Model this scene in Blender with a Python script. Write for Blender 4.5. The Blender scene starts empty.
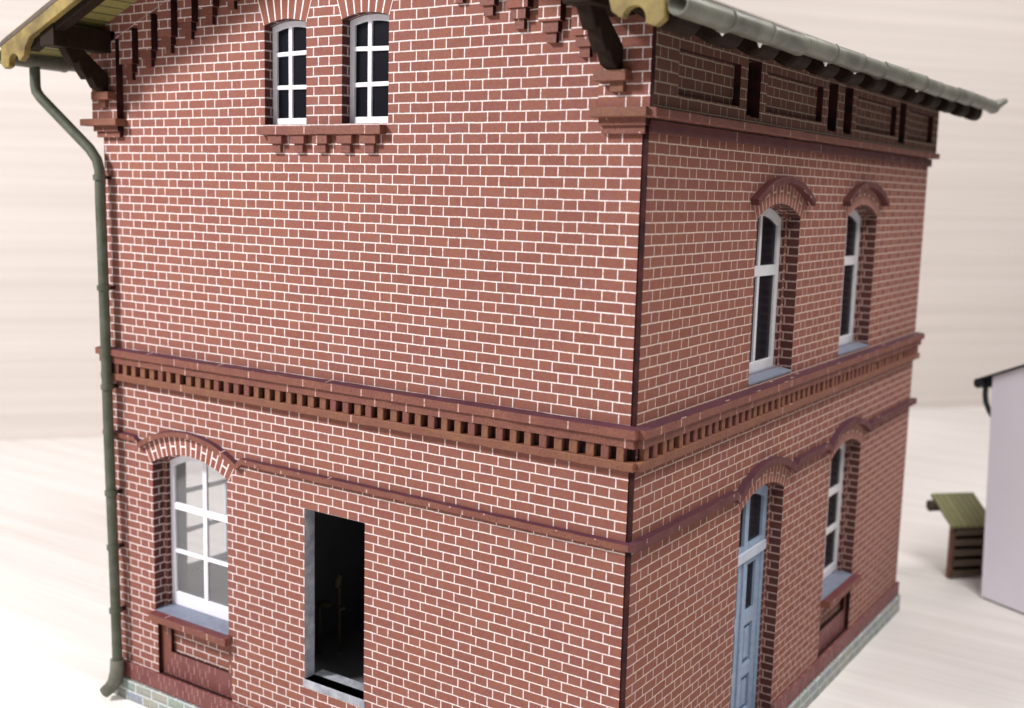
import bpy, bmesh, math, random
from mathutils import Vector, Matrix
random.seed(7)
R_ = math.radians
sc = bpy.context.scene
COL = sc.collection
S = 0.1                    # one brick course = 0.1 unit
ZF = -71.05                # table level, in courses below the first counted bed joint
P = 4.353                  # stretcher + header
W, L = 74.1, 94.4          # gable width, side length
TP = 1.6                   # board thickness of the gable
XS = 0.6                   # face of the side wall

# ------------------------------------------------------------------ materials
def new_mat(name):
    m = bpy.data.materials.new(name); m.use_nodes = True
    nt = m.node_tree; nt.nodes.clear()
    out = nt.nodes.new('ShaderNodeOutputMaterial')
    b = nt.nodes.new('ShaderNodeBsdfPrincipled')
    nt.links.new(b.outputs[0], out.inputs[0])
    return m, nt, b
class N:
    def __init__(s, nt): s.nt = nt
    def n(s, t, **k):
        x = s.nt.nodes.new(t)
        for a, v in k.items(): setattr(x, a, v)
        return x
    def put(s, sock, v):
        if hasattr(v, 'is_output') or isinstance(v, bpy.types.NodeSocket): s.nt.links.new(v, sock)
        else: sock.default_value = v
    def m(s, op, a, b=None, c=None):
        x = s.n('ShaderNodeMath', operation=op)
        s.put(x.inputs[0], a)
        if b is not None: s.put(x.inputs[1], b)
        if c is not None: s.put(x.inputs[2], c)
        return x.outputs[0]
    def mix(s, f, a, b, mode='MIX'):
        x = s.n('ShaderNodeMix', data_type='RGBA', blend_type=mode)
        s.put(x.inputs[0], f)
        s.put(x.inputs[6], a if not isinstance(a, tuple) else (*a, 1) if len(a) == 3 else a)
        s.put(x.inputs[7], b if not isinstance(b, tuple) else (*b, 1) if len(b) == 3 else b)
        return x.outputs[2]
    def ramp(s, v, a, b, lo=0., hi=1.):
        x = s.n('ShaderNodeMapRange'); s.put(x.inputs[0], v)
        x.inputs[1].default_value = a; x.inputs[2].default_value = b
        x.inputs[3].default_value = lo; x.inputs[4].default_value = hi
        return x.outputs[0]
    def noise(s, vec, scale, detail=2., rough=.5):
        x = s.n('ShaderNodeTexNoise'); s.put(x.inputs['Vector'], vec)
        x.inputs['Scale'].default_value = scale; x.inputs['Detail'].default_value = detail
        x.inputs['Roughness'].default_value = rough
        return x.outputs[0]
    def white(s, a, b):
        c = s.n('ShaderNodeCombineXYZ'); s.put(c.inputs[0], a); s.put(c.inputs[1], b)
        x = s.n('ShaderNodeTexWhiteNoise', noise_dimensions='2D'); s.put(x.inputs['Vector'], c.outputs[0])
        return x
    def bump(s, h, dist, strength, b):
        x = s.n('ShaderNodeBump'); s.put(x.inputs['Height'], h)
        x.inputs['Distance'].default_value = dist; x.inputs['Strength'].default_value = strength
        s.nt.links.new(x.outputs[0], b.inputs['Normal'])
def uvs(k):
    t = k.n('ShaderNodeUVMap'); t.uv_map = 'uv'
    sp = k.n('ShaderNodeSeparateXYZ'); k.nt.links.new(t.outputs[0], sp.inputs[0])
    return t.outputs[0], sp.outputs[0], sp.outputs[1]

MORTAR = (.82, .725, .715)
def brick_mat(name, phase, c1, c2, mortar, mw=.046, vsh=0.):
    """Flemish bond printed on card; uv in brick courses."""
    m, nt, b = new_mat(name); k = N(nt)
    uv, u, v = uvs(k)
    v = k.m('ADD', v, vsh)
    wob = k.m('MULTIPLY', k.m('SUBTRACT', k.noise(uv, .35), .5), .10)
    v = k.m('ADD', v, wob)
    r = k.m('FLOOR', v); fv = k.m('SUBTRACT', v, r)
    par = k.m('FLOORED_MODULO', r, 2.0)
    jit = k.m('MULTIPLY', k.m('SUBTRACT', k.white(r, 3.3).outputs[0], .5), .02)
    uu = k.m('ADD', k.m('ADD', k.m('MULTIPLY_ADD', u, 1 / P, phase), k.m('MULTIPLY', par, .5)), jit)
    fl = k.m('FLOOR', uu); fu = k.m('SUBTRACT', uu, fl)
    sp = .655
    isH = k.m('GREATER_THAN', fu, sp)
    du = k.m('MINIMUM', k.m('MINIMUM', fu, k.m('SUBTRACT', 1.0, fu)), k.m('ABSOLUTE', k.m('SUBTRACT', fu, sp)))
    du = k.m('MULTIPLY', du, P)
    dv = k.m('MINIMUM', fv, k.m('SUBTRACT', 1.0, fv))
    ed = k.m('ADD', k.m('MULTIPLY', k.m('SUBTRACT', k.noise(uv, 3.1, 2), .5), .07), k.m('MINIMUM', du, dv))
    mort = k.m('MULTIPLY', k.ramp(ed, mw - .03, mw + .045, 1, 0), k.ramp(k.noise(uv, 2.3, 3), .25, .5, .62, 1))
    wn = k.white(k.m('MULTIPLY_ADD', fl, 2.0, isH), r)
    col = k.mix(wn.outputs[0], c1, c2)
    col = k.mix(k.m('MULTIPLY', k.ramp(k.noise(uv, 7, 3, .8), .3, .7), .5), col, (c1[0] * .62, c1[1] * .6, c1[2] * .62))
    col = k.mix(k.m('MULTIPLY', k.ramp(k.noise(uv, 11, 2), .6, .75), .35), col, (.50, .25, .17))
    col = k.mix(k.m('MULTIPLY', k.ramp(k.noise(uv, .12, 3), .4, .75), .22), col, (.20, .07, .085))
    d0 = c1[0] / .31
    off = k.n('ShaderNodeVectorMath', operation='ADD'); k.put(off.inputs[0], uv); off.inputs[1].default_value = (37, 11, 0)
    col = k.mix(k.m('MULTIPLY', k.ramp(k.noise(uv, 1.7, 3, .7), .48, .72), .55), col, (.30 * d0, .145 * d0, .055 * d0))
    col = k.mix(k.m('MULTIPLY', k.ramp(k.noise(off.outputs[0], 1.5, 3, .7), .48, .72), .6), col, (.24 * d0, .115 * d0, .125 * d0))
    col = k.mix(k.m('MULTIPLY', k.ramp(k.noise(off.outputs[0], 3.1, 3, .8), .52, .74), .55), col, (.13 * d0, .05 * d0, .045 * d0))
    mo = k.mix(k.m('MULTIPLY', k.ramp(k.noise(uv, 1.3, 3), .35, .75), .35), mortar, tuple(x * .72 for x in mortar))
    k.put(b.inputs['Base Color'], k.mix(mort, col, mo))
    b.inputs['Roughness'].default_value = .8; b.inputs['Specular IOR Level'].default_value = .25
    k.bump(k.m('SUBTRACT', k.m('MULTIPLY', k.noise(uv, 14, 2), .25), mort), .006, .35, b)
    return m
def trim_mat(name, c1, c2, c3, step, jw=.05, jcol=(.52, .34, .30), jamount=.55):
    """painted brick mouldings: patchy reds with upright joints"""
    m, nt, b = new_mat(name); k = N(nt)
    uv, u, v = uvs(k)
    n1 = k.noise(uv, .45, 3); n2 = k.noise(uv, 3.5, 3, .65)
    col = k.mix(k.ramp(n1, .35, .65), c1, c2)
    col = k.mix(k.m('MULTIPLY', k.ramp(n2, .45, .7), .75), col, c3)
    uw = k.m('ADD', k.m('MULTIPLY', u, 1 / step), k.m('MULTIPLY', k.m('FLOOR', v), .37))
    f = k.m('FRACT', uw); d = k.m('MULTIPLY', k.m('MINIMUM', f, k.m('SUBTRACT', 1.0, f)), step)
    on = k.white(k.m('ROUND', uw), k.m('FLOOR', v)).outputs[0]
    j = k.m('MULTIPLY', k.m('MULTIPLY', k.ramp(d, jw, jw + .05, 1, 0), k.m('GREATER_THAN', on, 1 - jamount)), k.ramp(n2, .3, .55))
    k.put(b.inputs['Base Color'], k.mix(j, col, jcol))
    b.inputs['Roughness'].default_value = .62; b.inputs['Specular IOR Level'].default_value = .35
    k.bump(k.noise(uv, 6, 3), .008, .5, b)
    return m
def paint_mat(name, c, c2=None, rough=.55, scale=2., amount=.6, bump=.3, metal=0., spec=.4):
    m, nt, b = new_mat(name); k = N(nt)
    t = k.n('ShaderNodeTexCoord').outputs['Object']
    n1 = k.noise(t, scale * 8, 4, .65)
    c2 = c2 or tuple(x * .7 for x in c)
    k.put(b.inputs['Base Color'], k.mix(k.m('MULTIPLY', k.ramp(n1, .35, .7), amount), c, c2))
    b.inputs['Roughness'].default_value = rough; b.inputs['Metallic'].default_value = metal
    b.inputs['Specular IOR Level'].default_value = spec
    if bump: k.bump(k.noise(t, scale * 25, 3), .004, bump, b)
    return m
def plank_mat(name, c1, c2, step, along='u', groove=(.05, .04, .015)):
    m, nt, b = new_mat(name); k = N(nt)
    uv, u, v = uvs(k)
    a = u if along == 'u' else v
    q = k.m('MULTIPLY', a, 1 / step); f = k.m('FRACT', q)
    d = k.m('MINIMUM', f, k.m('SUBTRACT', 1.0, f))
    rnd = k.white(k.m('FLOOR', q), 1.7).outputs[0]
    col = k.mix(rnd, c1, c2)
    col = k.mix(k.m('MULTIPLY', k.ramp(k.noise(uv, 1.6, 4, .7), .35, .7), .6), col, tuple(x * .55 for x in c1))
    k.put(b.inputs['Base Color'], k.mix(k.ramp(d, .04, .09, 1, 0), col, groove))
    b.inputs['Roughness'].default_value = .65
    k.bump(k.ramp(d, .02, .1), .01, .5, b)
    return m
def wood_sheet(name, c1, c2, direction, board, seam=.25, streak=1.):
    """pale washed wood: long grain streaks along `direction` (world xy), boards across"""
    m, nt, b = new_mat(name); k = N(nt)
    t = k.n('ShaderNodeTexCoord').outputs['Object']
    mp = k.n('ShaderNodeMapping'); nt.links.new(t, mp.inputs[0])
    mp.inputs['Scale'].default_value = direction
    n1 = k.noise(mp.outputs[0], 1.0, 5, .6); n2 = k.noise(mp.outputs[0], 3.7, 4, .6); n3 = k.noise(t, .18, 2)
    f = k.m('ADD', k.m('MULTIPLY', k.ramp(n1, .35, .7), .65 * streak), k.m('MULTIPLY', k.ramp(n2, .45, .75), .35 * streak))
    col = k.mix(f, c1, c2)
    col = k.mix(k.m('MULTIPLY', k.ramp(n3, .4, .7), .18), col, tuple(x * .88 for x in c1))
    if board:
        sp = k.n('ShaderNodeSeparateXYZ'); nt.links.new(t, sp.inputs[0])
        q = k.m('FRACT', k.m('MULTIPLY', sp.outputs[board[0]], 1 / board[1])); d = k.m('MINIMUM', q, k.m('SUBTRACT', 1.0, q))
        col = k.mix(k.m('MULTIPLY', k.ramp(d, .004, .012, 1, 0), seam), col, tuple(x * .6 for x in c2))
    k.put(b.inputs['Base Color'], col)
    b.inputs['Roughness'].default_value = .5; b.inputs['Specular IOR Level'].default_value = .3
    return m
def stone_mat():
    m, nt, b = new_mat('painted_stone'); k = N(nt)
    uv, u, v = uvs(k)
    bt = k.m('MULTIPLY', k.m('SUBTRACT', v, ZF), 1 / 1.36); r = k.m('FLOOR', bt); fv = k.m('SUBTRACT', bt, r)
    uu = k.m('ADD', k.m('MULTIPLY', u, 1 / 3.1), k.m('MULTIPLY', r, .43)); fl = k.m('FLOOR', uu); fu = k.m('SUBTRACT', uu, fl)
    du = k.m('MULTIPLY', k.m('MINIMUM', fu, k.m('SUBTRACT', 1.0, fu)), 3.1)
    dv = k.m('MULTIPLY', k.m('MINIMUM', fv, k.m('SUBTRACT', 1.0, fv)), 1.36)
    ed = k.m('ADD', k.m('MINIMUM', du, dv), k.m('MULTIPLY', k.m('SUBTRACT', k.noise(uv, 2.2), .5), .25))
    w = k.white(fl, r)
    cr = k.n('ShaderNodeValToRGB'); cr.color_ramp.interpolation = 'CONSTANT'
    e = cr.color_ramp.elements
    cols = [(0, (.16, .225, .20)), (.25, (.22, .23, .205)), (.45, (.18, .21, .28)), (.65, (.26, .26, .215)), (.82, (.19, .25, .21))]
    e[0].position = 0; e[0].color = (*cols[0][1], 1); e[1].position = .25; e[1].color = (*cols[1][1], 1)
    for p_, c_ in cols[2:]:
        x = e.new(p_); x.color = (*c_, 1)
    nt.links.new(w.outputs[0], cr.inputs[0])
    col = k.mix(k.m('MULTIPLY', k.ramp(k.noise(uv, 2.5, 4, .7), .35, .7), .55), cr.outputs[0], (.42, .42, .38))
    k.put(b.inputs['Base Color'], k.mix(k.ramp(ed, .08, .16, 1, 0), col, (.50, .52, .53)))
    b.inputs['Roughness'].default_value = .7
    k.bump(k.ramp(ed, .05, .3), .02, .6, b)
    return m
def glass_mat(name, alpha_mix, tint):
    m = bpy.data.materials.new(name); m.use_nodes = True
    nt = m.node_tree; nt.nodes.clear()
    o = nt.nodes.new('ShaderNodeOutputMaterial'); mx = nt.nodes.new('ShaderNodeMixShader')
    t = nt.nodes.new('ShaderNodeBsdfTransparent'); t.inputs[0].default_value = (*tint, 1)
    g = nt.nodes.new('ShaderNodeBsdfGlossy'); g.inputs['Roughness'].default_value = .08
    fr = nt.nodes.new('ShaderNodeFresnel'); fr.inputs[0].default_value = 1.35
    ml = nt.nodes.new('ShaderNodeMath'); ml.operation = 'MULTIPLY'; ml.inputs[1].default_value = alpha_mix
    nt.links.new(fr.outputs[0], ml.inputs[0]); nt.links.new(ml.outputs[0], mx.inputs[0])
    df = nt.nodes.new('ShaderNodeBsdfDiffuse'); df.inputs[0].default_value = (.8, .8, .82, 1)
    m2 = nt.nodes.new('ShaderNodeMixShader'); m2.inputs[0].default_value = .16
    nt.links.new(t.outputs[0], m2.inputs[1]); nt.links.new(df.outputs[0], m2.inputs[2])
    nt.links.new(m2.outputs[0], mx.inputs[1]); nt.links.new(g.outputs[0], mx.inputs[2]); nt.links.new(mx.outputs[0], o.inputs[0])
    return m

BR1, BR2 = (.268, .098, .069), (.216, .072, .055)
M = {}
M['brick_g'] = brick_mat('brick_gable', 16.44, BR1, BR2, MORTAR)
M['brick_s'] = brick_mat('brick_side', -(.45 + 1.623 / P), (.252, .086, .056), (.20, .064, .046), (.60, .475, .41), .048, -.18)  # gable brick copy; the side's shade is put into darker brick and mortar
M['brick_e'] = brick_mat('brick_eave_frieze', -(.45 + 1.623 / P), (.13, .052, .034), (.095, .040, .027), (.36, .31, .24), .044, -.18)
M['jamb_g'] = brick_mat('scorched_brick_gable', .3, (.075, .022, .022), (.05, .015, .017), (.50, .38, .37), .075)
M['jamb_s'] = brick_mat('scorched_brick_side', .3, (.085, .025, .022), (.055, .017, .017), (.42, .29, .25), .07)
M['burnt'] = paint_mat('scorched_board_edge', (.012, .005, .006), (.07, .018, .016), .8, .7, .7, .6, spec=.15)
M['burntred'] = paint_mat('scorched_red_edge', (.10, .018, .014), (.05, .012, .011), .75, 1.5, .6, .4, spec=.2)
M['trim'] = trim_mat('moulding_red', (.165, .054, .040), (.195, .072, .044), (.095, .024, .026), 4.2)
M['trimdark'] = trim_mat('moulding_dark_red', (.115, .026, .030), (.15, .044, .038), (.07, .014, .022), 5.0, jamount=.3)
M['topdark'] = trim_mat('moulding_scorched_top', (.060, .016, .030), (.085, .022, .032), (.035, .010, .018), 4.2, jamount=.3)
M['hooddark'] = trim_mat('hood_dark_red', (.085, .020, .022), (.11, .032, .028), (.05, .012, .016), 5.0, jamount=.3)
M['trimochre'] = trim_mat('moulding_ochre', (.195, .080, .040), (.165, .058, .038), (.105, .034, .025), 4.5, jamount=.25)
M['soldier'] = trim_mat('soldier_course', (.185, .066, .058), (.145, .044, .044), (.11, .03, .032), 1.05, .05, (.36, .18, .17), .6)
M['vous'] = None
M['white'] = paint_mat('white_frame', (.80, .79, .84), (.66, .65, .75), .45, 1.2, .5, .15)
M['cream'] = paint_mat('grey_white_frame', (.62, .61, .63), (.50, .49, .52), .5, 1.2, .5, .15)
M['bluegrey'] = paint_mat('blue_grey_paint', (.27, .345, .46), (.18, .235, .33), .55, 1.6, .7, .3)
M['bluelight'] = paint_mat('light_blue_grey_paint', (.46, .49, .57), (.36, .39, .47), .55, 1.6, .6, .3)
M['bluedark'] = paint_mat('blue_grey_recess', (.085, .125, .20), (.06, .085, .14), .55, 1.6, .7, .3)
M['greyjamb'] = paint_mat('grey_painted_edge', (.42, .43, .47), (.16, .17, .21), .6, .8, .9, .6)
M['slate'] = paint_mat('slate_sill', (.185, .205, .265), (.12, .13, .18), .5, 1.4, .7, .4)
M['olive'] = paint_mat('olive_yellow_wood', (.245, .18, .048), (.07, .044, .016), .6, .45, .9, .5)
M['soffit'] = plank_mat('olive_soffit_boards', (.27, .245, .075), (.21, .19, .055), 1.55)
M['timber'] = paint_mat('dark_timber', (.013, .0075, .005), (.028, .015, .009), .7, 1.5, .7, .5, spec=.12)
M['roof'] = plank_mat('dark_roof_tiles', (.06, .045, .04), (.09, .06, .05), 3.0)
M['gutter'] = paint_mat('grey_green_gutter', (.165, .165, .132), (.065, .067, .05), .4, .35, .9, .8, .15, .5)
M['pipe'] = paint_mat('green_downpipe', (.055, .066, .042), (.12, .125, .10), .5, .7, .7, .6, .1)
M['glue'] = paint_mat('white_glue', (.8, .79, .74), (.7, .69, .62), .3, 1, .3, 0)
M['stone'] = stone_mat()
M['inner'] = paint_mat('grey_card_inside', (.62, .60, .61), (.55, .53, .54), .9, .5, .4, 0)
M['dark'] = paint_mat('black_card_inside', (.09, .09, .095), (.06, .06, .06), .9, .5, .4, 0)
M['paneclear'] = glass_mat('clear_pane', .8, (.90, .91, .92))
M['panedark'] = paint_mat('black_pane', (.005, .005, .009), (.008, .008, .012), .25, .5, .3, 0, spec=.14)
M['lav'] = paint_mat('pale_lavender_card', (.88, .855, .95), (.84, .815, .91), .7, .35, .5, .15)
M['black'] = paint_mat('black_plastic', (.012, .014, .018), (.02, .022, .026), .4, 1, .5, .1)
M['deck'] = plank_mat('olive_planks', (.23, .225, .085), (.18, .18, .07), 1.15)
M['slat'] = paint_mat('brown_slat', (.080, .055, .036), (.05, .035, .025), .7, 1.2, .6, .3)
M['slatred'] = paint_mat('reddish_post', (.20, .085, .055), (.12, .05, .035), .7, 1.2, .6, .3)
M['ochrewire'] = paint_mat('ochre_scrap', (.06, .045, .018), (.03, .022, .010), .7, 1.2, .6, .3)

def voussoir_mat(name, mortar):
    m, nt, b = new_mat(name); k = N(nt)
    uv, u, v = uvs(k)          # u = brick index round the arch, v = 0..1 across the ring
    fl = k.m('FLOOR', u); f = k.m('SUBTRACT', u, fl)
    d = k.m('MINIMUM', f, k.m('SUBTRACT', 1.0, f))
    odd = k.m('FLOORED_MODULO', fl, 2.0)
    dv = k.m('ADD', k.m('ABSOLUTE', k.m('SUBTRACT', v, .47)), k.m('MULTIPLY', k.m('SUBTRACT', 1.0, odd), 5.0))
    j = k.m('MAXIMUM', k.ramp(d, .055, .105, 1, 0), k.ramp(dv, .025, .05, 1, 0))
    t = k.n('ShaderNodeTexCoord').outputs['Object']
    wn = k.white(fl, k.m('FLOOR', k.m('MULTIPLY', v, 2.0))).outputs[0]
    col = k.mix(wn, BR1, BR2)
    col = k.mix(k.m('MULTIPLY', k.ramp(k.noise(t, 70, 3, .8), .3, .7), .5), col, tuple(x * .62 for x in BR1))
    k.put(b.inputs['Base Color'], k.mix(j, col, mortar))
    b.inputs['Roughness'].default_value = .8; b.inputs['Specular IOR Level'].default_value = .25
    return m
M['vous_g'] = voussoir_mat('arch_brick_gable', MORTAR)
M['vous_s'] = voussoir_mat('arch_brick_side', (.46, .35, .29))  # arch joints darkened for the same side shade

# ------------------------------------------------------------------ mesh helpers (coordinates in courses)
HO = Vector((-37.0, 47.0, ZF))             # base of the house
class MB:
    def __init__(s): s.v = []; s.f = []; s.uv = {}
    def add(s, vs, fs):
        o = len(s.v); s.v += [tuple(x) for x in vs]; s.f += [tuple(i + o for i in q) for q in fs]; return o
    def box(s, x0, x1, y0, y1, z0, z1):
        return s.add([(x, y, z) for z in (z0, z1) for y in (y0, y1) for x in (x0, x1)],
                     [(0, 2, 3, 1), (4, 5, 7, 6), (0, 1, 5, 4), (2, 6, 7, 3), (0, 4, 6, 2), (1, 3, 7, 5)])
    def loft(s, rings, closed=True, caps=True):
        n = len(rings[0]); o = s.add([p for r in rings for p in r], [])
        for i in range(len(rings) - 1):
            for j in range(n if closed else n - 1):
                a, b_ = o + i * n + j, o + i * n + (j + 1) % n
                s.f.append((a, b_, b_ + n, a + n))
        if caps and closed:
            s.f.append(tuple(o + j for j in range(n))[::-1]); s.f.append(tuple(o + (len(rings) - 1) * n + j for j in range(n)))
    def tube(s, path, r, n=14, caps=True):
        path = [Vector(p) for p in path]; rings = []
        rs = r if isinstance(r, (list, tuple)) else [r] * len(path)
        t0 = (path[1] - path[0]).normalized(); up = Vector((0, 0, 1)) if abs(t0.z) < .9 else Vector((0, 1, 0))
        a = t0.cross(up).normalized()
        for i, p in enumerate(path):
            t = (path[min(i + 1, len(path) - 1)] - path[max(i - 1, 0)]).normalized()
            a = (a - t * a.dot(t)).normalized(); b_ = t.cross(a)
            rings.append([p + (a * math.cos(q) + b_ * math.sin(q)) * rs[i] for q in (2 * math.pi * j / n for j in range(n))])
        s.loft(rings, True, caps)
    def build(s, name, mats, parent=None, pick=None, origin=HO, smooth=False, uvfn=None, bevel=0.):
        mats = mats if isinstance(mats, (list, tuple)) else [mats]
        me = bpy.data.meshes.new(name)
        bm = bmesh.new()
        vs = [bm.verts.new(p) for p in s.v]
        for q in s.f:
            try: bm.faces.new([vs[i] for i in q])
            except ValueError: pass
        bmesh.ops.remove_doubles(bm, verts=bm.verts, dist=.002)
        bmesh.ops.recalc_face_normals(bm, faces=bm.faces)
        bm.normal_update()
        lay = bm.loops.layers.uv.new('uv')
        for f in bm.faces:
            nrm = f.normal; a = [abs(c) for c in nrm]
            for lp in f.loops:
                c = lp.vert.co
                if uvfn: lp[lay].uv = uvfn(c)
                elif a[1] >= a[0] and a[1] >= a[2]: lp[lay].uv = (c.x, c.z)
                elif a[0] >= a[2]: lp[lay].uv = (c.y, c.z)
                else: lp[lay].uv = (c.x, c.y)
            if pick: f.material_index = pick(nrm, f.calc_center_median())
            f.smooth = smooth
        for v in bm.verts: v.co = (v.co - origin) * S
        bm.to_mesh(me); bm.free()
        for m in mats: me.materials.append(m)
        if smooth: me.set_sharp_from_angle(angle=R_(40))
        o = bpy.data.objects.new(name, me); COL.objects.link(o)
        if parent: o.parent = parent
        if bevel:
            bv = o.modifiers.new('bevel', 'BEVEL'); bv.width = bevel * S; bv.segments = 2; bv.limit_method = 'ANGLE'
        return o

def fill2d(outer, holes):
    """triangulated polygon with holes -> 2D verts, faces, closed loops"""
    bm = bmesh.new(); loops = []; edges = []
    for poly in [outer] + holes:
        vs = [bm.verts.new((p[0], p[1], 0)) for p in poly]
        edges += [bm.edges.new((vs[i], vs[(i + 1) % len(vs)])) for i in range(len(vs))]
        loops.append([v for v in vs])
    bmesh.ops.triangle_fill(bm, use_beauty=True, use_dissolve=False, edges=edges, normal=(0, 0, 1))
    bm.verts.index_update()
    V = [(v.co.x, v.co.y) for v in bm.verts]; F = [tuple(v.index for v in f.verts) for f in bm.faces]
    Ls = [[v.index for v in lp] for lp in loops]
    bm.free(); return V, F, Ls
def to_plane(plane, u, v, d):
    """d = depth into the building from the wall face (negative = proud)"""
    return (u, d, v) if plane == 'G' else (XS - d, u, v) if plane == 'S' else (-W + d, u, v)
def plate(mb, plane, outer, holes, d0, d1):
    V, F, Ls = fill2d(outer, holes); n = len(V)
    o = mb.add([to_plane(plane, *p, d0) for p in V] + [to_plane(plane, *p, d1) for p in V], [])
    mb.f += [tuple(o + i for i in f) for f in F] + [tuple(o + n + i for i in f[::-1]) for f in F]
    for lp in Ls:
        for i in range(len(lp)):
            a, b_ = lp[i], lp[(i + 1) % len(lp)]
            mb.f.append((o + a, o + b_, o + n + b_, o + n + a))
def rect(u0, u1, v0, v1): return [(u0, v0), (u1, v0), (u1, v1), (u0, v1)]
def arch(c, hw, zb, zs, rise, n=16):
    R = (hw * hw + rise * rise) / (2 * rise); zc = zs + rise - R; a = math.asin(hw / R)
    return [(c - hw, zb), (c + hw, zb)] + [(c + R * math.sin(t), zc + R * math.cos(t)) for t in (a - 2 * a * i / n for i in range(n + 1))]
def resample(path, step):
    out = [path[0]]
    for a, b_ in zip(path, path[1:]):
        d = math.dist(a, b_); n = max(1, int(d / step))
        out += [(a[0] + (b_[0] - a[0]) * i / n, a[1] + (b_[1] - a[1]) * i / n) for i in range(1, n + 1)]
    return out
def strip(mb, plane, path, h, d_out, d_in=.0, step=1.6, jit=.045, slope=0.):
    """rectangular moulding swept along a path on a wall; path = centre line"""
    path = resample(path, step); rings = []
    for i, p in enumerate(path):
        a = path[max(i - 1, 0)]; b_ = path[min(i + 1, len(path) - 1)]
        t = Vector((b_[0] - a[0], b_[1] - a[1])).normalized(); n = Vector((-t.y, t.x))
        if t.x < 0: n = -n
        j = lambda: random.uniform(-jit, jit)
        q = Vector(p)
        top, bot = q + n * (h / 2), q - n * (h / 2)
        jo = j()
        rings.append([to_plane(plane, top.x, top.y + j() * .6, d_in), to_plane(plane, top.x, top.y - slope + j() * .6, -d_out + jo),
                      to_plane(plane, bot.x, bot.y + j() * .6, -d_out + jo), to_plane(plane, bot.x, bot.y + j() * .6, d_in)])
    mb.loft(rings)
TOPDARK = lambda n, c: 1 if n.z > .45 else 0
def arc_path(c, zc, r, hw, n=18):
    a = math.asin(hw / r)
    return [(c + r * math.sin(t), zc + r * math.cos(t)) for t in (-a + 2 * a * i / n for i in range(n + 1))]
def tag(o, label=None, cat=None, group=None, kind=None):
    for k_, v_ in (('label', label), ('category', cat), ('group', group), ('kind', kind)):
        if v_: o[k_] = v_
    return o
def empty(name, loc):
    o = bpy.data.objects.new(name, None); o.empty_display_size = .2; COL.objects.link(o); o.location = loc; return o
def ring_arch(name, plane, c, hw, zs, rise, t, mat, parent, ext=0.3, proud=.05, plain=False):
    """flat arch of upright bricks just proud of the wall print"""
    R = (hw * hw + rise * rise) / (2 * rise); zc = zs + rise - R; a = math.asin(min(.99, (hw + ext) / R)); n = 24
    mb = MB(); rings = []
    for i in range(n + 1):
        q = -a + 2 * a * i / n
        s_, c_ = math.sin(q), math.cos(q)
        rings.append([to_plane(plane, c + r * s_, zc + r * c_, d) for r, d in ((R, -proud), (R + t, -proud), (R + t, .03), (R, .03))])
    mb.loft(rings)
    cnt = max(5, round(2 * a * (R + t * .5) / 1.02) | 1)
    def uvf(co):
        u = co.x if plane == 'G' else co.y
        q = math.atan2(u - c, co.z - zc); r = math.hypot(u - c, co.z - zc)
        return ((q + a) / (2 * a) * cnt, .9 if plain else (r - R) / t)
    return mb.build(name, mat, parent, uvfn=uvf)

# ------------------------------------------------------------------ the house
house = empty('brick_house', HO * S - Vector((0, 0, ZF * S)))
tag(house, 'two-storey red brick model house with white mortar joints, green downpipe and grey-green gutter', 'model house')
HZ = HO.copy()
SOF = lambda x: 13.4 + .4 * min(x + W - .6, -.6 - x)      # underside of the roof boards

UW = [(-43.05, 3.1), (-31.8, 3.12)]                        # gable upper windows
GWc, GWh = -59.5, 6.7
SWc = [32.4, 62.7]
# gable wall
mb = MB()
holes = [arch(c, h, 2.1, 12.6, .5, 8) for c, h in UW] + [arch(GWc, GWh, -57.87, -38.7, 1.7), rect(-40.3, -31.4, -60.0, -39.95), rect(GWc - 6.3, GWc + 7.2, -66.2, -58.6)]
plate(mb, 'G', [(-W, ZF), (0, ZF), (0, SOF(0)), (-W / 2, SOF(-W / 2)), (-W, SOF(-W))], holes, 0, TP)
def pick_g(n, c):
    if abs(n.y) > .5: return 0 if c.y < .5 else 3
    if c.x > -.1 or c.x < -W + .1: return 2
    if -40.6 < c.x < -31 and c.z < -39.8: return 4
    return 2 if c.z < -58.2 and c.x < -50 else 1
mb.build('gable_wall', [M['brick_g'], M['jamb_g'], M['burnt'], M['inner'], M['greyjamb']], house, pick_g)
# second, inner ring of the ground window
mb = MB(); plate(mb, 'G', rect(GWc - 9, GWc + 9, -59, -35), [arch(GWc, GWh - .55, -57.6, -38.9, 1.6)], TP + .01, TP + .62)
mb.build('window_rebate', [M['brick_g'], M['jamb_g'], M['inner']], house, lambda n, c: 0 if n.y < -.5 else 2 if n.y > .5 else 1)
# side wall
mb = MB()
SL = [(19.2, 22.6), (43.6, 46.9), (49.5, 52.7), (73.6, 76.8)]
PN = [(3.6, 17.4), (24.4, 41.6), (54.4, 72.0), (78.4, 92.0)]
holes = [arch(c, 6.55, -24.4, -6.6, 1.6) for c in SWc] + [arch(SWc[0], 6.6, -67.6, -38.6, 1.65), arch(SWc[1], 6.55, -57.87, -38.6, 1.65), rect(SWc[1] - 6.7, SWc[1] + 6.7, -66.2, -58.6)]
holes += [rect(a, b_, 3.9, 9.2) for a, b_ in SL]
YS = .1
plate(mb, 'S', rect(YS, L, ZF, SOF(.6)), holes, 0, 1.5)
def pick_s(n, c):
    if abs(n.x) > .5: return 0 if c.x > .3 else 3
    if c.z > 3 and abs(n.y) > .5: return 2
    return 2 if c.y < YS + .2 else 2 if c.z < -58.2 and c.y > 50 else 1
mb.build('side_wall', [M['brick_s'], M['jamb_s'], M['burnt'], M['dark'], M['burntred']], house, pick_s)
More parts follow.
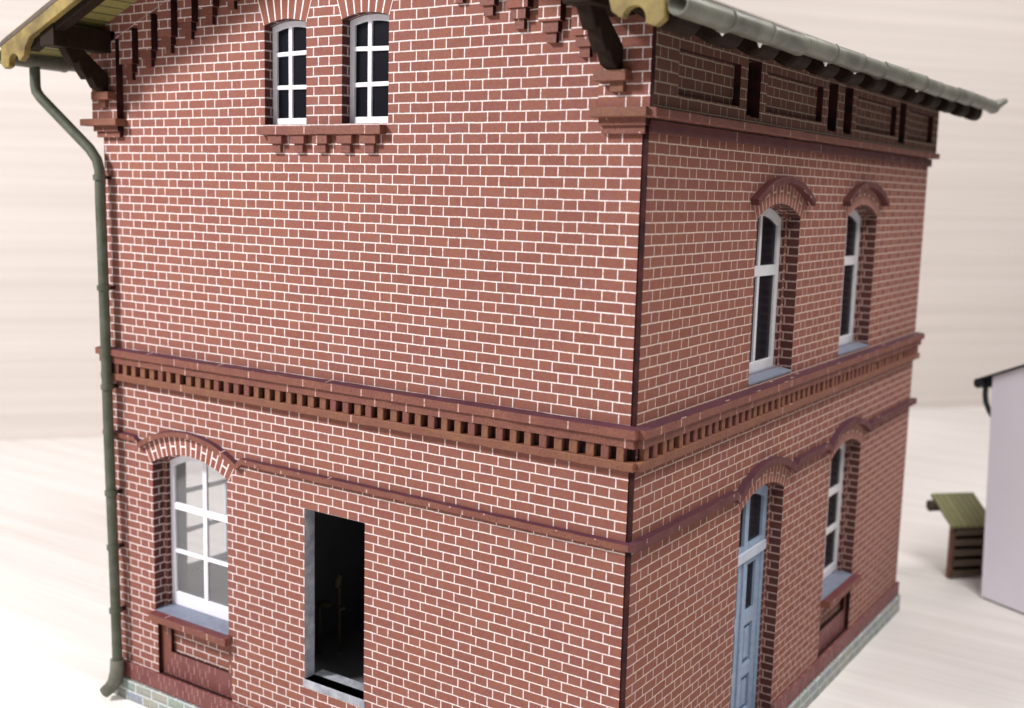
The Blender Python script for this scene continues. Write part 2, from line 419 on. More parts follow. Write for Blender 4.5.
for c, zb, zs, dr in ((SWc[0], -24.1, -6.8, 2.05), (SWc[1], -24.1, -6.8, 2.05), (SWc[0], -67.6, -38.8, 1.75), (SWc[1], -57.6, -38.8, 2.05)):
    mb = MB(); plate(mb, 'S', rect(c - 9, c + 9, zb - 1.2, zs + 4), [arch(c, 6.0, zb, zs, 1.55)], 1.51, dr)
    mb.build('window_rebate', [M['brick_s'], M['jamb_s'], M['dark']], house, lambda n, c_: 0 if n.x > .5 else 2 if n.x < -.5 else 1)
# left wall with the window seen through the front one, back wall
mb = MB()
plate(mb, 'L', rect(TP + .02, L, ZF, SOF(-W)), [arch(14.6, 4.1, -57.3, -40.2, 1.4)] + [arch(c, 5.5, -57.3, -38.6, 1.65) for c in SWc], 0, 1.5)
mb.build('side_wall', [M['brick_s'], M['inner'], M['jamb_s']], house, lambda n, c: 0 if n.x < -.5 else 1 if n.x > .5 else 2)
mb = MB(); mb.box(-W + 1.5, XS - 1.5, L - 1.5, L - .01, ZF, SOF(-W + 1.6)); mb.build('rear_wall', M['dark'], house)
# inside: floors and partitions of card
mb = MB(); mb.box(-W + 1.6, -2.0, 2.9, L - 1.6, -61.6, -61.0); mb.build('inner_floor', M['inner'], house)
mb = MB(); mb.box(-W + 1.6, -2.2, 1.7, L - 1.6, -28.2, -27.4); mb.build('inner_ceiling', M['inner'], house)
mb = MB(); mb.box(-49.6, -48.8, 2.9, L - 1.7, -60.98, -28.22); mb.build('partition', [M['inner'], M['dark']], house, lambda n, c: 0 if n.x < -.5 else 1)
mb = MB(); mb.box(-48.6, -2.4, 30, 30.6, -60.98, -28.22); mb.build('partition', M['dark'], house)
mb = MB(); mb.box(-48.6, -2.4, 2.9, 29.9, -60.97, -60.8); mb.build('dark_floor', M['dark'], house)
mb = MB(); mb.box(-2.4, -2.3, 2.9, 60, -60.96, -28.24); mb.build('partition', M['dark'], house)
mb = MB()
for p_, q_, r_ in (((-45.4, 7.6, -54.5), (-42.8, 7.0, -53.9), .42), ((-43.8, 9.2, -52.6), (-43.4, 9.4, -50.9), .5), ((-42.6, 8.2, -54.4), (-41.0, 7.4, -54.0), .3)):
    m_ = [(p_[i] + q_[i]) / 2 + random.uniform(-.15, .15) for i in range(3)]
    mb.tube([p_, m_, q_], [r_ * .6, r_, r_ * .5], 7)
mb.tube([(-45.2, 7.6, -60.9), (-45.2, 7.6, -54.6)], .2, 6); mb.tube([(-43.5, 9.3, -60.9), (-43.5, 9.3, -52.4)], .2, 6)
mb.build('inside_scrap', M['ochrewire'], house)

# frieze on the gable: raking band with hanging teeth
def frieze():
    mb = MB()
    lo = [(-W + .2, SOF(-W + .2)), (-W / 2, SOF(-W / 2)), (-.2, SOF(-.2))]
    mb2 = [(x, z - .02) for x, z in lo]
    pts = list(mb2)
    pts += [(-.2, SOF(-.2) - 2.4), (-W / 2, SOF(-W / 2) - 2.4), (-W + .2, SOF(-W + .2) - 2.4)]
    plate(mb, 'G', pts, [], -1.0, -.01)
    fr = mb.build('gable_frieze', [M['brick_g'], M['burnt']], house, lambda n, c: 0 if abs(n.y) > .5 or n.z < -.3 else 1)
    for side in (0, 1):
        for k_ in range(-1, 8):
            x = -9.3 - 3.5 * k_
            if side: x = -W - x
            if abs(x + W / 2) < .9: continue
            bz = 8.9 + 1.4 * k_
            t = MB()
            top = SOF(x) - 2.2
            t.box(x - 1.15, x + 1.15, -.96, -.02, bz + 1.85, top)
            o1 = t.box(x - .82, x + .82, -.75, -.015, bz + .9, bz + 1.95)
            t.box(x - .52, x + .52, -.5, -.012, bz, bz + 1.0)
            t.build('corbel', [M['brick_g'], M['trim'], M['burnt']], fr,
                    lambda n, c, b_=bz: (2 if abs(n.x) > .5 else 0 if c.z > b_ + 2 else 1) if abs(n.z) < .5 else 1)
frieze()
# corner kneelers
def kneeler(mir):
    X = lambda a, b_: (a, b_) if not mir else (-W - b_, -W - a)
    mb = MB()
    mb.box(*X(-3.95, 1.1 if not mir else .72), -1.0, -.01, 3.0, SOF(-.2) - .02)
    mb.box(*X(-3.9, .72), -.9, -.008, 1.55, 2.25); mb.box(*X(-3.8, .5), -.55, -.006, .85, 1.6)
    kn = mb.build('kneeler', [M['brick_g'], M['burnt'], M['trim']], house, lambda n, c: 1 if abs(n.x) > .5 else 0 if c.z > 2.9 else 2)
    t = MB(); t.box(*X(-4.5, 1.15 if not mir else 2.4), -1.65, -.012, 2.2, 3.02); t.build('fillet', M['trimochre'], kn, bevel=.1)
    t = MB(); t.box(*X(-3.9, -.7), -2.2, -1.0, 5.2, 6.15); t.box(*X(-2.55, -1.2), -1.6, -.99, 4.3, 5.25); t.build('bracket_stone', M['trimochre'], kn, bevel=.08)
    # knee brace of carved timber up to the purlin
    t = MB()
    xa, xb = X(-2.9, -1.5)
    y0, z0, y1, z1 = -1.2, 6.2, -8.2, 11.6
    prof = [(y0, z0), (-2.0, z0 - .02), (-2.9, 6.5), (-3.6, 7.6), (-4.1, 7.3), (-4.9, 8.3), (-5.3, 9.2), (-5.9, 8.9), (-6.6, 9.9), (-7.2, 10.9), (-8.3, 11.2), (-8.3, 12.4), (-6.6, 12.3), (-1.2, 8.2)]
    n = len(prof)
    t.add([(xa, y, z) for y, z in prof] + [(xb, y, z) for y, z in prof],
          [tuple(range(n)), tuple(range(n, 2 * n))[::-1]] + [(i, (i + 1) % n, n + (i + 1) % n, n + i) for i in range(n)])
    t.build('brace', M['timber'], house, bevel=.15)
    t = MB(); t.box(*X(-3.2, -.6), -8.7, -.5, 10.7, 13.2); t.build('purlin', M['timber'], house, bevel=.1)
kneeler(0); kneeler(1)

# string courses and cornices
zc_g = -51.05
def hood(c): return arc_path(c, zc_g, 16.72, 8.7, 16)
mb = MB()
strip(mb, 'G', [(-W - 1, -36.0), (GWc - 9.6, -36.05)] + hood(GWc) + [(GWc + 9.6, -36.0), (.6, -36.15)], .72, .6, slope=.1)
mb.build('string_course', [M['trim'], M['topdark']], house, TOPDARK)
mb = MB()
pth = [(-.6, -36.05), (SWc[0] - 9.7, -36.05)] + hood(SWc[0]) + [(SWc[0] + 9.7, -36.0), (SWc[1] - 9.7, -36.0)] + hood(SWc[1]) + [(SWc[1] + 9.7, -36.0), (L + .9, -36.0)]
strip(mb, 'S', pth, .85, .8)
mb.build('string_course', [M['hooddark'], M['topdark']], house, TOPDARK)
for c in SWc:
    mb = MB(); strip(mb, 'S', arc_path(c, -18.75, 16.35, 8.7), .75, 1.0); mb.build('window_hood', M['hooddark'], house, bevel=.1)
# arches
ring_arch('window_arch', 'G', GWc, GWh, -38.7, 1.7, 2.35, M['vous_g'], house)
for c, h in UW: ring_arch('window_arch', 'G', c, h, 12.6, .5, 3.6, M['vous_g'], house, 0.05, .05, True)
for c in SWc:
    ring_arch('window_arch', 'S', c, 6.55, -6.6, 1.6, 2.9, M['vous_s'], house)
    ring_arch('window_arch', 'S', c, 6.6, -38.6, 1.65, 2.35, M['vous_s'], house)

def cornice(plane, u0, u1, pitch):
    mb = MB()
    strip(mb, plane, [(u0 - 1.15, -25.45), (u1 + 1.15, -25.45)], .95, 1.2, slope=.15)
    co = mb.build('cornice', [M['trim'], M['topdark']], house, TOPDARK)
    mb = MB(); strip(mb, plane, [(u0 - .85, -26.42), (u1 + .85, -26.42)], .9, .85); mb.build('fillet', [M['trim'], M['topdark']], co, TOPDARK)
    mb = MB(); strip(mb, plane, [(u0 - .85, -28.62), (u1 + .85, -28.62)], .85, .8); mb.build('fillet', M['trimochre'], co, bevel=.1)
    mb = MB(); strip(mb, plane, [(u0 - .1, -27.5), (u1 + .1, -27.5)], 1.4, .1); mb.build('dentil_back', M['burnt'], co)
    n = int((u1 - u0) / pitch)
    protos = []
    for q in range(3):
        t = MB(); h = .40 + .03 * q
        p0 = to_plane(plane, -h, -28.25, .02); p1 = to_plane(plane, h, -26.8, -.75 + .07 * q)
        t.box(min(p0[0], p1[0]), max(p0[0], p1[0]), min(p0[1], p1[1]), max(p0[1], p1[1]), -28.25, -26.8)
        d = t.build('dentil', M['trimochre'] if q != 1 else M['trim'], co, bevel=.1); protos.append(d)
    free = list(protos)
    for i in range(n + 1):
        u = u0 + .5 + i * (u1 - u0 - 1.0) / n + random.uniform(-.07, .07)
        d = free.pop() if free else protos[random.randrange(3)].copy()
        if d.name not in COL.objects: COL.objects.link(d)
        d.parent = co
        d.location = (u * S, 0, 0) if plane == 'G' else (0, u * S, 0)
cornice('G', -W, 0, 1.68); cornice('S', 0.6, L, 1.72)

# eave band on the side: cornice, frieze plate with panels and slots
mb = MB(); strip(mb, 'S', [(-.1, 1.5), (L + .5, 1.5)], 1.1, .45); eb = mb.build('eave_cornice', M['hooddark'], house, bevel=.08)
mb = MB(); strip(mb, 'S', [(-1.2, 2.62), (L + 1.2, 2.62)], .9, 1.35, slope=.1); mb.build('fillet', M['trim'], eb, bevel=.1)
mb = MB()
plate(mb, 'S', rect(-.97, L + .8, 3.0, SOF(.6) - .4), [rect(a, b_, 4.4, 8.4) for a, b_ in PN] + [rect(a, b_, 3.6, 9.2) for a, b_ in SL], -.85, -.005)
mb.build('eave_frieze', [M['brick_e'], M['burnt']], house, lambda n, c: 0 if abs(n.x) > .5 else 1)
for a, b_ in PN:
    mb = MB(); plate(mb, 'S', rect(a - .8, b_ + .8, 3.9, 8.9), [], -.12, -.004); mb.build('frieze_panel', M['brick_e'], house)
for a, b_ in SL:
    mb = MB(); mb.box(-2.2, -2.0, a - 1, b_ + 1, 3.2, 9.6); mb.build('slot_backing', M['dark'], house)

# plinth
def both(name, z0, z1, d, mat, notch=None):
    mb = MB(); rz = (z0 + z1) / 2
    strip(mb, 'G', [(-W - d, rz), (XS + d, rz)], z1 - z0, d, step=3, jit=.04)
    g = mb.build(name, mat, house, bevel=.08)
    mb = MB()
    segs = [(-d + .02, L + d)] if not notch else [(-d + .02, notch[0]), (notch[1], L + d)]
    for a, b_ in segs: strip(mb, 'S', [(a, rz), (b_, rz)], z1 - z0, d, step=3, jit=.04)
    mb.build(name, mat, house, bevel=.08)
both('brick_plinth', -68.3, -66.1, .45, M['soldier'], (SWc[0] - 6.6, SWc[0] + 6.6))
both('stone_plinth', ZF + .02, -68.32, .75, M['stone'])
# door step on the side
mb = MB(); mb.box(-2.2, 2.6, SWc[0] - 6.5, SWc[0] + 6.5, -68.3, -67.55); mb.build('door_step', M['slate'], house, bevel=.1)

# ---- windows
def bars(mb, plane, us, vs, u0, u1, v0, v1, w, d0, d1, e=.0):
    for u in us: plate(mb, plane, rect(u - w / 2, u + w / 2, v0, v1), [], d0 + e, d1 + e)
    for v in vs: plate(mb, plane, rect(u0, u1, v - w / 2, v + w / 2), [], d0 + e + .03, d1 + e + .03)
def window(plane, c, hw, zb, zs, rise, d, fw, us, vs, mat, panemat, bw=.5, thick=None, rail=None):
    """arched frame ring, glazing bars let into it, one pane per opening"""
    R = (hw * hw + rise * rise) / (2 * rise); zc = zs + rise - R; R2 = R - fw
    top = lambda u: zc + math.sqrt(max(R2 * R2 - (u - c) ** 2, 0))
    hi = hw - fw
    rail = rail or fw * 1.15
    inner = [(c - hi, zb + rail), (c + hi, zb + rail)] + [(c + hi - 2 * hi * q / 14, top(c + hi - 2 * hi * q / 14)) for q in range(15)]
    mb = MB(); plate(mb, plane, arch(c, hw, zb, zs, rise), [inner], d, d + .45)
    w = mb.build('window', mat, house, bevel=.05)
    t = thick or {}
    for u in us:
        b_ = MB(); plate(b_, plane, rect(u - bw / 2, u + bw / 2, zb + fw, top(u) + .15), [], d + .06, d + .4); b_.build('glazing_bar', mat, w, bevel=.05)
    for i, v in enumerate(vs):
        h = t.get(i, bw) / 2; lean = random.uniform(-.08, .08)
        b_ = MB(); plate(b_, plane, [(c - hi - .1, v - h - lean), (c + hi + .1, v - h + lean), (c + hi + .1, v + h + lean), (c - hi - .1, v + h - lean)], [], d + .03, d + .43); b_.build('glazing_bar', mat, w, bevel=.05)
    ue = [c - hi] + us + [c + hi]; ve = [zb + fw] + sorted(vs) + [None]
    for a, b_ in zip(ue, ue[1:]):
        for lo, h2 in zip(ve, ve[1:]):
            q = rect(a, b_, lo, h2) if h2 is not None else [(a, lo), (b_, lo)] + [(b_ + (a - b_) * q / 6, top(b_ + (a - b_) * q / 6)) for q in range(7)]
            pm = MB(); pm.add([to_plane(plane, *p, d + .3) for p in q], [tuple(range(len(q)))]); pm.build('pane', panemat, w)
    return w
for (c, h) in UW:
    window('G', c, h - .02, 2.12, 12.55, .5, 1.15, .62, [c - .45], [9.65, 6.1], M['white'], M['panedark'], .52, {0: .45, 1: .45})
window('G', GWc, 6.35, -57.5, -38.9, 1.6, TP + .64, .9, [GWc + .1], [-44.6, -50.4], M['white'], M['paneclear'], .68, {0: .9, 1: .5}, 1.7)
for c in SWc:
    window('S', c, 6.2, -24.2, -6.9, 1.6, 2.07, 1.05, [c + .1], [-12.6], M['cream'], M['panedark'], .6, {0: 1.2})
window('S', SWc[1], 6.2, -57.4, -38.9, 1.6, 2.07, 1.05, [SWc[1] + .1], [-45.0, -50.6], M['cream'], M['panedark'], .6, {0: 1.0, 1: .8})
window('L', 14.6, 4.4, -57.4, -40.2, 1.4, .4, .9, [14.6], [-46.0, -51.5], M['cream'], M['paneclear'], .7)
for c in SWc: window('L', c, 5.7, -57.4, -38.8, 1.6, .4, .9, [c], [-45.0, -50.6], M['cream'], M['paneclear'], .7)  # two more unseen windows, added to let light into the front room

# sills and aprons
mb = MB(); strip(mb, 'G', [(-46.4, 1.45), (-28.9, 1.45)], 1.0, .95, slope=.08); sl = mb.build('window_sill', M['trim'], house, bevel=.08)
for x in (-44.0, -40.7, -37.4, -34.0, -30.8):
    t = MB(); t.box(x - 1.05, x + 1.05, -.72, -.01, .02, .96); t.box(x - .62, x + .62, -.45, -.008, -.92, .05); t.build('corbel', M['trim'], sl, bevel=.07)
def apron(plane, c, hw):
    mb = MB(); strip(mb, plane, [(c - hw + .1, -58.35), (c + hw + .6, -58.35)], .95, 1.2, slope=.05)
    sl = mb.build('window_sill', [M['trim'], M['trimdark']], house, TOPDARK)
    # sloped slate on top
    t = MB()
    q = [(-.12, -57.84), (.4, -57.78), (2.3, -57.45), (2.3, -57.95), (-.12, -57.95)]
    t.loft([[to_plane(plane, u, z, d) for d, z in q] for u in (c - hw + .1, c + hw - .1)]); t.build('slate', M['slate'], sl)
    f = lambda n, cc: (0 if cc.z < -63.2 else 2) if abs(n.y if plane == 'G' else n.x) > .5 else 1
    a = MB(); plate(a, plane, rect(c - hw + .3, c + hw + .6, -66.35, -58.5), [rect(c - hw + 2.2, c + hw - .8, -63.1, -59.7)], .6, 1.0)
    ap = a.build('apron', [M['soldier'], M['burnt'], M['trim']], house, f)
    b_ = MB(); plate(b_, plane, rect(c - hw + .3, c + hw + .6, -66.3, -58.55), [], 1.2, 1.5); b_.build('panel', M['brick_g' if plane == 'G' else 'brick_s'], ap)
apron('G', GWc, 6.75); apron('S', SWc[1], 6.7)
for c in SWc:
    t = MB(); q = [(-.1, -24.39), (.3, -24.33), (2.3, -24.0), (2.3, -24.6), (-.1, -24.6)]
    t.loft([[to_plane('S', u, z, d) for d, z in q] for u in (c - 6.5, c + 6.5)]); t.build('slate', M['slate'], house)
# doorway slab in the gable
mb = MB(); mb.box(-40.5, -31.2, -.12, 3.2, -60.95, -60.0); mb.build('door_sill', M['greyjamb'], house, bevel=.08)

# ---- panelled door on the side
def door():
    c = SWc[0]; hw = 6.2
    dm = MB()
    R = (hw * hw + 1.6 * 1.6) / 3.2; zc = -38.9 + 1.6 - R; R2 = R - 1.1
    top = lambda u: zc + math.sqrt(R2 * R2 - (u - c) ** 2)
    holes = []
    for a, b_ in ((c - 5.0, c - .55), (c + .55, c + 5.0)):
        holes.append([(a, -44.6), (b_, -44.6)] + [(b_ + (a - b_) * q / 6, top(b_ + (a - b_) * q / 6) - .2) for q in range(7)])
    plate(dm, 'S', arch(c, hw, -67.4, -38.9, 1.6), holes + [rect(c - 5.3, c + 5.3, -67.3, -46.2)], 1.77, 2.3)
    fr = dm.build('door', M['bluegrey'], house, bevel=.05)
    for q in holes:
        pm = MB(); pm.add([to_plane('S', *p, 2.15) for p in q], [tuple(range(len(q)))]); pm.build('pane', M['panedark'], fr)
    tb = MB(); tb.box(XS - 2.0, XS - 1.5, c - 5.9, c + 5.9, -46.4, -45.2); tb.build('transom', M['bluelight'], fr, bevel=.08)
    for s_ in (0, 1):
        a, b_ = (c - 5.25, c - .06) if not s_ else (c + .06, c + 5.25)
        hs = [rect(a + 1.3, b_ - 1.3, -53.2, -47.3), rect(a + 1.3, b_ - 1.3, -60.0, -54.9), rect(a + 1.3, b_ - 1.3, -66.0, -61.5)]
        lf = MB(); plate(lf, 'S', rect(a, b_, -67.25, -46.25), hs, 1.95, 2.45); leaf = lf.build('leaf', M['bluegrey'], fr, bevel=.05)
        for i, q in enumerate(hs):
            if i == 0:
                pm = MB(); pm.add([to_plane('S', *p, 2.3) for p in q], [(0, 1, 2, 3)]); pm.build('pane', M['panedark'], fr)
            else:
                pm = MB(); pm.add([to_plane('S', *p, 2.35) for p in q], [(0, 1, 2, 3)])
                pm.build('door_panel', M['bluedark'], fr)
                (u0, v0), (u1, v1) = q[0], q[2]
                pm = MB(); plate(pm, 'S', rect(u0 + .6, u1 - .6, v0 + .6, v1 - .6), [], 2.1, 2.34); pm.build('door_panel', M['bluegrey'], fr, bevel=.08)
    k_ = MB(); k_.box(XS - 2.0, XS - 1.7, c - .35, c + .35, -67.2, -46.4); k_.build('cover_strip', M['bluegrey'], fr, bevel=.08)
door()

# ---- roof
OV, EX, YB = -9.0, 6.4, 103.5
ridge = -W / 2
def slope_pt(x, off): return SOF(x) + off
for sgn in (0, 1):
    e = EX if not sgn else -W - EX
    mb = MB()
    mb.loft([[(e, y, SOF(e)), (ridge, y, SOF(ridge)), (ridge, y, SOF(ridge) + .25), (e, y, SOF(e) + .25)] for y in (OV + .5, YB)])
    mb.build('soffit', M['soffit'], house)
    mb = MB()
    mb.loft([[(e, y, SOF(e) + .27), (ridge, y, SOF(ridge) + .27), (ridge, y, SOF(ridge) + .75), (e, y, SOF(e) + .75)] for y in (OV - .35, YB + .3)])
    mb.build('roof', M['roof'], house)
    # bargeboard with cut end
    def X(a): return a if not sgn else -W - a
    zt = lambda a: SOF(a) + .95
    zb = lambda a: SOF(a) - 1.25
    prof = [(ridge, zt(ridge)), (EX - .2, zt(EX - .2)), (EX - .1, 8.9), (5.6, 8.35), (4.7, 8.6)]
    prof += [(3.7 + 1.0 * math.cos(t), 9.0 + 1.0 * math.sin(t)) for t in (0.1 + 2.9 * i / 8 for i in range(9))]
    prof += [(2.4, 9.2), (1.7, 9.7), (1.4, 10.7), (.6, zb(.6)), (ridge, zb(ridge))]
    n = len(prof); mb = MB()
    V = [(X(x), y, z) for y in (OV - .3, OV + .5) for x, z in prof]
    F = [tuple(range(n)), tuple(range(n, 2 * n))[::-1]] + [(i, (i + 1) % n, n + (i + 1) % n, n + i) for i in range(n)]
    mb.add(V, F); mb.build('bargeboard', M['olive'], house, bevel=.08)
    # dark verge rafter behind the board
    mb = MB(); e2 = X(2.0)
    mb.loft([[(e2, y, SOF(2.0) - .02), (ridge, y, SOF(ridge) - .02), (ridge, y, SOF(ridge) - 2.0), (e2, y, SOF(2.0) - 2.0)] for y in (OV + .52, OV + 1.9)])
    mb.build('verge_rafter', M['timber'], house)
# rafter tails under both eaves
def rafter(mirror, i, proto=[]):
    y = -4.5 + 8.75 * i
    t = MB(); y0, y1 = -2.3, 2.3
    pr = [(1.6, SOF(1.6) - .03), (EX - .2, SOF(EX - .2) - .03), (EX - .1, SOF(EX) - 1.3), (EX - .6, SOF(EX) - 2.1), (EX - 1.5, SOF(EX) - 2.3), (1.6, SOF(1.6) - 2.2)]
    if mirror: pr = [(-W - x, z) for x, z in pr]
    t.loft([[(x, y + yy, z) for x, z in pr] for yy in (y0, y1)])
    t.build('rafter_tail', M['timber'], house, bevel=.6)
for i in range(13):
    rafter(False, i)
rafter(True, 1)

# ---- gutters: overlapping half-round lengths
def gutter(mirror):
    cx0 = cx = 7.15 if not mirror else -W - 7.15
    y = OV + .2; seglen = 8.75; k_ = 0; root = None
    while y < YB + 1:
        zc = 10.02 + .0085 * y
        mb = MB(); rings = []
        y1 = min(y + seglen, YB + 2.2)
        cx = cx0 + random.uniform(-.1, .1); zc += random.uniform(-.08, .08)
        for yy, r in ((y - .25, .88), (y + .1, .92), (y1 - .35, 1.0), (y1 - .3, 1.09), (y1, 1.09), (y1 + .02, 1.0)):
            r += random.uniform(-.05, .05)
            out = [(cx + r * math.cos(a), yy, zc + r * math.sin(a)) for a in (R_(128) + R_(284) * i / 22 for i in range(23))]
            inn = [(cx + (r - .12) * math.cos(a), yy, zc + (r - .12) * math.sin(a)) for a in (R_(52) - R_(284) * i / 22 for i in range(23))]
            rings.append(out + inn)
        mb.loft(rings)
        if root is None: root = mb.build('gutter', M['gutter'], house, smooth=True)
        else: mb.build('gutter_length', M['gutter'], root, smooth=True)
        if not mirror and k_ in (0, 1, 3, 4, 7):
            g = MB(); gy = y1 - random.uniform(-.3, .5); gx = cx - .3; gz = zc - 1.05
            g.tube([(gx, gy, gz + .25), (gx, gy + .03, gz), (gx, gy + .05, gz - .1 - random.random() * .25)], [.26, .2, .08], 8)
            g.build('glue_drop', M['glue'], root, smooth=True)
        y += seglen; k_ += 1
    if not mirror:
        mb = MB(); zc = 10.02 + .0085 * YB
        mb.tube([(cx, YB + 2.0, zc - .1), (cx + .6, YB + 3.6, zc + .5), (cx + 1.0, YB + 5.2, zc + 1.0)], [.95, .62, .45], 12)
        mb.build('gutter_end', M['gutter'], root, smooth=True)
gutter(False); gutter(True)

# ---- downpipe at the left corner
def downpipe():
    gx = -W - 7.2
    pts = [(gx, -4.3, 9.6), (gx, -4.3, 6.9), (gx + .15, -4.25, 6.2), (gx + .6, -4.05, 5.5), (-74.6, -1.65, -.6), (-73.7, -1.35, -1.9), (-73.3, -1.3, -3.2), (-73.3, -1.3, -5)]
    n = 30
    for i in range(1, n + 1):
        t = i / n; pts.append((-73.3 + 1.0 * t + .05 * math.sin(t * 9), -1.35, -5 - 61.5 * t))
    mb = MB(); mb.tube(pts, .64, 16)
    pipe = mb.build('downpipe', M['pipe'], house, smooth=True)
    for z in (-4.0, -17.5, -29.9, -43.5, -50.6, -59.0):
        t = (-5 - z) / 61.5; x = -73.3 + 1.0 * max(t, 0)
        c = MB(); c.tube([(x, -1.35, z + .35), (x, -1.35, z + .3), (x, -1.35, z - .3), (x, -1.35, z - .35)], [.65, .79, .79, .65], 16); c.build('collar', M['pipe'], pipe, smooth=True)
        c = MB(); c.box(x - .18, x + .5, -1.0, .02, z - .2, z + .2); c.build('pipe_clip', M['burnt'], pipe)
    s_ = MB(); s_.tube([(-72.3, -1.35, -65.6), (-72.35, -1.4, -67.3), (-72.6, -1.6, -68.6), (-73.0, -2.0, -69.4), (-73.6, -2.5, -70.1)], [.90, .94, .92, .82, .78], 16)
    s_.build('shoe', M['gutter'], pipe, smooth=True)
downpipe()

# ------------------------------------------------------------------ pale second model at the right
bx, by = 11.0, 109.83
dx, dy = .877, -.480           # along its front
nx, ny = .480, .877            # to the rear
pale = empty('pale_building', (bx * S, by * S, 0))
tag(pale, 'plain pale lavender card building with a thin black roof edge and bent gutter pipe', 'model building')
PO = Vector((bx, by, ZF))
def PB(a, b_, z): return (bx + a * dx + b_ * nx - 1.2 * (z - ZF) / 37.0, by + a * dy + b_ * ny, z)
H1 = -32.9
def roofz(a): return H1 + .42 * a
mb = MB()
mb.loft([[PB(a, b_, ZF + .3), PB(a, b_, roofz(a))] [::1] + [] for a, b_ in ((0, 0), (34, 0), (34, 40), (0, 40), (0, 0))], closed=False, caps=False)
mb.build('wall', M['lav'], pale, origin=PO)
mb = MB(); mb.loft([[PB(a, b_, z) for a, b_ in ((.25, .25), (33.7, .25), (33.7, 39.7), (.25, 39.7))] for z in (ZF + .01, ZF + .31)]); mb.build('shadow_base', M['black'], pale, origin=PO)  # black inset block stands in for the contact shadow below the wall
mb = MB(); mb.loft([[PB(-2.6, b_, roofz(-2.6) + .02), PB(36, b_, roofz(36) + .02), PB(36, b_, roofz(36) + .4), PB(-2.6, b_, roofz(-2.6) + .4)] for b_ in (-.5, 41)]); mb.build('roof', M['black'], pale, origin=PO)
mb = MB(); mb.tube([PB(-2.2, -.9, roofz(-2.2) - .5), PB(-2.2, 41, roofz(-2.2) - .5)], .85, 12); gt = mb.build('gutter', M['black'], pale, origin=PO, smooth=True)
mb = MB(); mb.box(*(0, 0, 0, 0, 0, 0)) if False else None
mb.loft([[PB(a, b_, z) for a, z in ((-1.9, roofz(-1.9)), (-.02, roofz(0)), (-.02, roofz(0) - 1.9), (-1.9, roofz(-1.9) - 1.2))] for b_ in (.1, 1.0)]); mb.build('fascia', M['black'], pale, origin=PO)
mb = MB(); mb.tube([PB(-1.75, .6, roofz(-2) - .8), PB(-1.8, .6, roofz(-2) - 2.5), PB(-1.6, .6, roofz(-2) - 3.8), PB(-.9, .6, roofz(-2) - 5.0), PB(-.15, .6, roofz(-2) - 5.9)], .45, 10); mb.build('pipe_bend', M['black'], pale, origin=PO, smooth=True)

# ------------------------------------------------------------------ slatted timber piece beside it
tx, ty = 4.2, 116.4
tim = empty('timber_ramp', (tx * S, ty * S, 0))
tag(tim, 'small dark slatted timber piece with a tilted olive plank top, beside the pale building', 'timber ramp')
TO = Vector((tx, ty, ZF))
def TB(a, b_, z): return (tx + a * .707 - b_ * .707, ty + a * .707 + b_ * .707, ZF + z)
def tbox(m_, a0, a1, b0, b1, z0, z1): m_.loft([[TB(a, b_, z) for a, b_ in ((a0, b0), (a1, b0), (a1, b1), (a0, b1))] for z in (z0, z1)])
for a in (0, 6.9):
    m_ = MB(); tbox(m_, a, a + .8, .15, 1.1, 0, 9.9); m_.build('post', M['slatred'], tim, origin=TO, bevel=.05)
for i in range(5):
    m_ = MB(); tbox(m_, .25 + random.uniform(-.1, .1), 7.6, -.35, .13, .5 + i * 1.9, 1.65 + i * 1.9); m_.build('slat', M['slat'], tim, origin=TO, bevel=.05)
m_ = MB(); tbox(m_, .5, 7.2, 1.12, 1.3, .2, 9.8); m_.build('backing', M['timber'], tim, origin=TO)
m_ = MB()
m_.loft([[TB(a, -.9, 9.7), TB(a, 6.3, 13.6), TB(a, 6.2, 14.1), TB(a, -1.0, 10.2)] for a in (-.9, 7.6)])
m_.build('plank_top', M['deck'], tim, origin=TO, uvfn=lambda c: ((c.x - tx) * .707 + (c.y - ty) * .707, c.z))
m_ = MB(); m_.tube([TB(-1.5, 5.6, 12.0), TB(7, 5.6, 12.0)], 1.05, 12); m_.build('log', M['slat'], tim, origin=TO, smooth=True)
for a in (.6, 6.6):
    m_ = MB(); m_.loft([[TB(a_, 1.15, 9.5), TB(a_, 5.5, 12.0), TB(a_, 5.5, 12.8), TB(a_, 1.15, 10.4)] for a_ in (a, a + .7)]); m_.build('arm', M['timber'], tim, origin=TO)

# ------------------------------------------------------------------ table and backdrop
wd = Vector((.641, .768, 0)); wn = Vector((.768, -.641, 0))       # along the wall, towards the house
M['table'] = wood_sheet('pale_table_wood', (.81, .775, .75), (.655, .61, .58), (.10, 2.6, 1), None, streak=1.)
M['wallw'] = wood_sheet('pale_wall_boards', (.64, .583, .548), (.52, .468, .432), (.03, .03, 3.6), None, .5, 1.)
me = bpy.data.meshes.new('table')
me.from_pydata([(-60, -50, 0), (60, -50, 0), (60, 80, 0), (-60, 80, 0)], [], [(0, 1, 2, 3)]); me.materials.append(M['table'])
tbl = bpy.data.objects.new('table', me); COL.objects.link(tbl); tag(tbl, kind='structure')
p0 = Vector((-203.85, 91.92, ZF)) * S; p0.z = 0
mbw = bpy.data.meshes.new('wall')
a, b_ = p0 - wd * 60, p0 + wd * 70
bk = -wn * .5
vs = [a, b_, b_ + bk, a + bk]
mbw.from_pydata([(v.x, v.y, -.3) for v in vs] + [(v.x, v.y, 32) for v in vs], [], [(0, 1, 5, 4), (1, 2, 6, 5), (2, 3, 7, 6), (3, 0, 4, 7), (4, 5, 6, 7)])
mbw.materials.append(M['wallw'])
wal = bpy.data.objects.new('wall', mbw); COL.objects.link(wal); tag(wal, kind='structure')

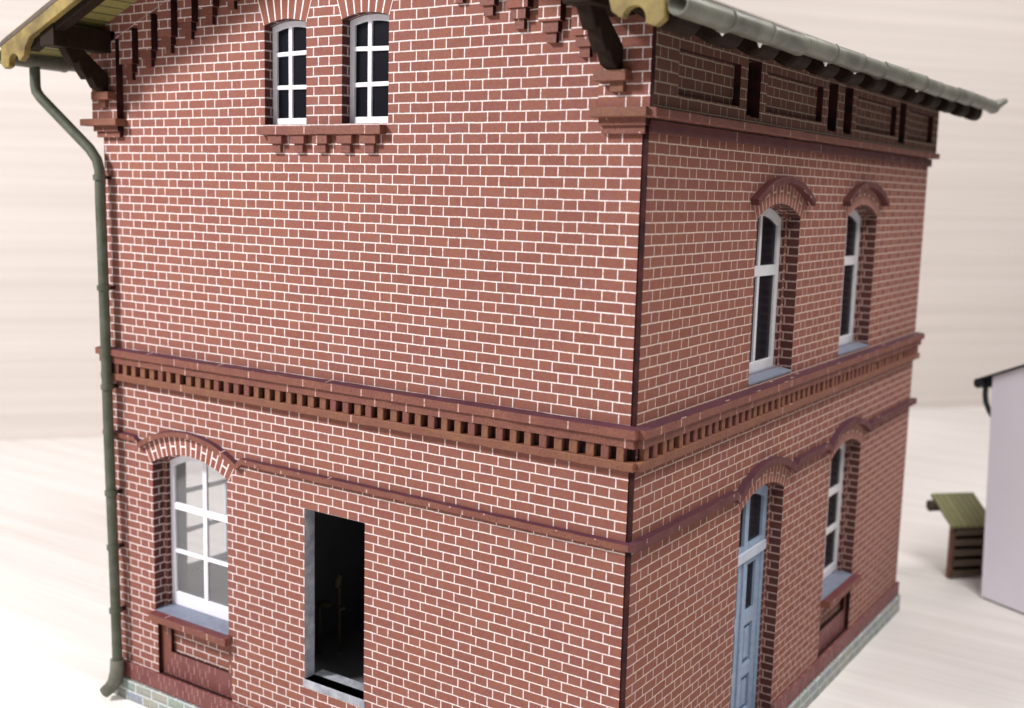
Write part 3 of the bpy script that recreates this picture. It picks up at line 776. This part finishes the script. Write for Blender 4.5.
# ------------------------------------------------------------------ camera
Rm = [[0.8288218646100861, 0.5589409741305943, 0.02528446523459868], [0.10109197650204202, -0.10515099856590185, -0.9893046445799707], [-0.5503042149858268, 0.8225133767535528, -0.1436558945198424]]
cam = bpy.data.cameras.new('camera'); co = bpy.data.objects.new('camera', cam); COL.objects.link(co)
cam.sensor_width = 36; cam.sensor_fit = 'HORIZONTAL'; cam.lens = 36 * 1127.0 / 1024
cam.clip_end = 500; cam.clip_start = .05
right, down, fwd = (Vector(r) for r in Rm)
mt = Matrix((right, -down, -fwd)).transposed().to_4x4()
mt.translation = Vector((46.272, -88.592, -4.293 - ZF)) * S
co.matrix_world = mt
cam.dof.use_dof = True; cam.dof.focus_distance = 11.2; cam.dof.aperture_fstop = .45
sc.camera = co

# ------------------------------------------------------------------ light
w = bpy.data.worlds.new('World'); sc.world = w; w.use_nodes = True
nt = w.node_tree; bg = nt.nodes['Background']
k = N(nt)
tc = k.n('ShaderNodeTexCoord'); sp = k.n('ShaderNodeSeparateXYZ'); nt.links.new(tc.outputs['Generated'], sp.inputs[0])
vd = k.n('ShaderNodeVectorMath', operation='DOT_PRODUCT'); nt.links.new(tc.outputs['Generated'], vd.inputs[0]); vd.inputs[1].default_value = (-.45, -.70, .55)
col = k.mix(k.ramp(vd.outputs['Value'], -.5, .9), (.26, .25, .26), (1.0, .99, .985))
nt.links.new(col, bg.inputs[0]); bg.inputs[1].default_value = .46
def area(name, loc, target, size, power, color):
    l = bpy.data.lights.new(name, 'AREA'); l.shape = 'DISK'; l.size = size; l.energy = power; l.color = color
    o = bpy.data.objects.new(name, l); COL.objects.link(o); o.location = loc
    o.rotation_euler = (Vector(target) - Vector(loc)).to_track_quat('-Z', 'Y').to_euler(); return o
area('window_lamp', (-15, -15, 19), (-6, 2, 3), 4.5, 8600, (1.0, .98, .975))
area('ceiling_lamp', (9, -2, 24), (1, 5, 3), 10.0, 4900, (1.0, .975, .955))
area('back_fill', (11, 21, 22), (-2, 22, 4), 8.0, 2900, (1.0, .965, .94))  # added fill without a known source, brightens backdrop and rear table
sc.view_settings.view_transform = 'Standard'; sc.view_settings.look = 'None'
sc.view_settings.exposure = 0; sc.view_settings.gamma = 1
sc.cycles.max_bounces = 6; sc.cycles.transparent_max_bounces = 8
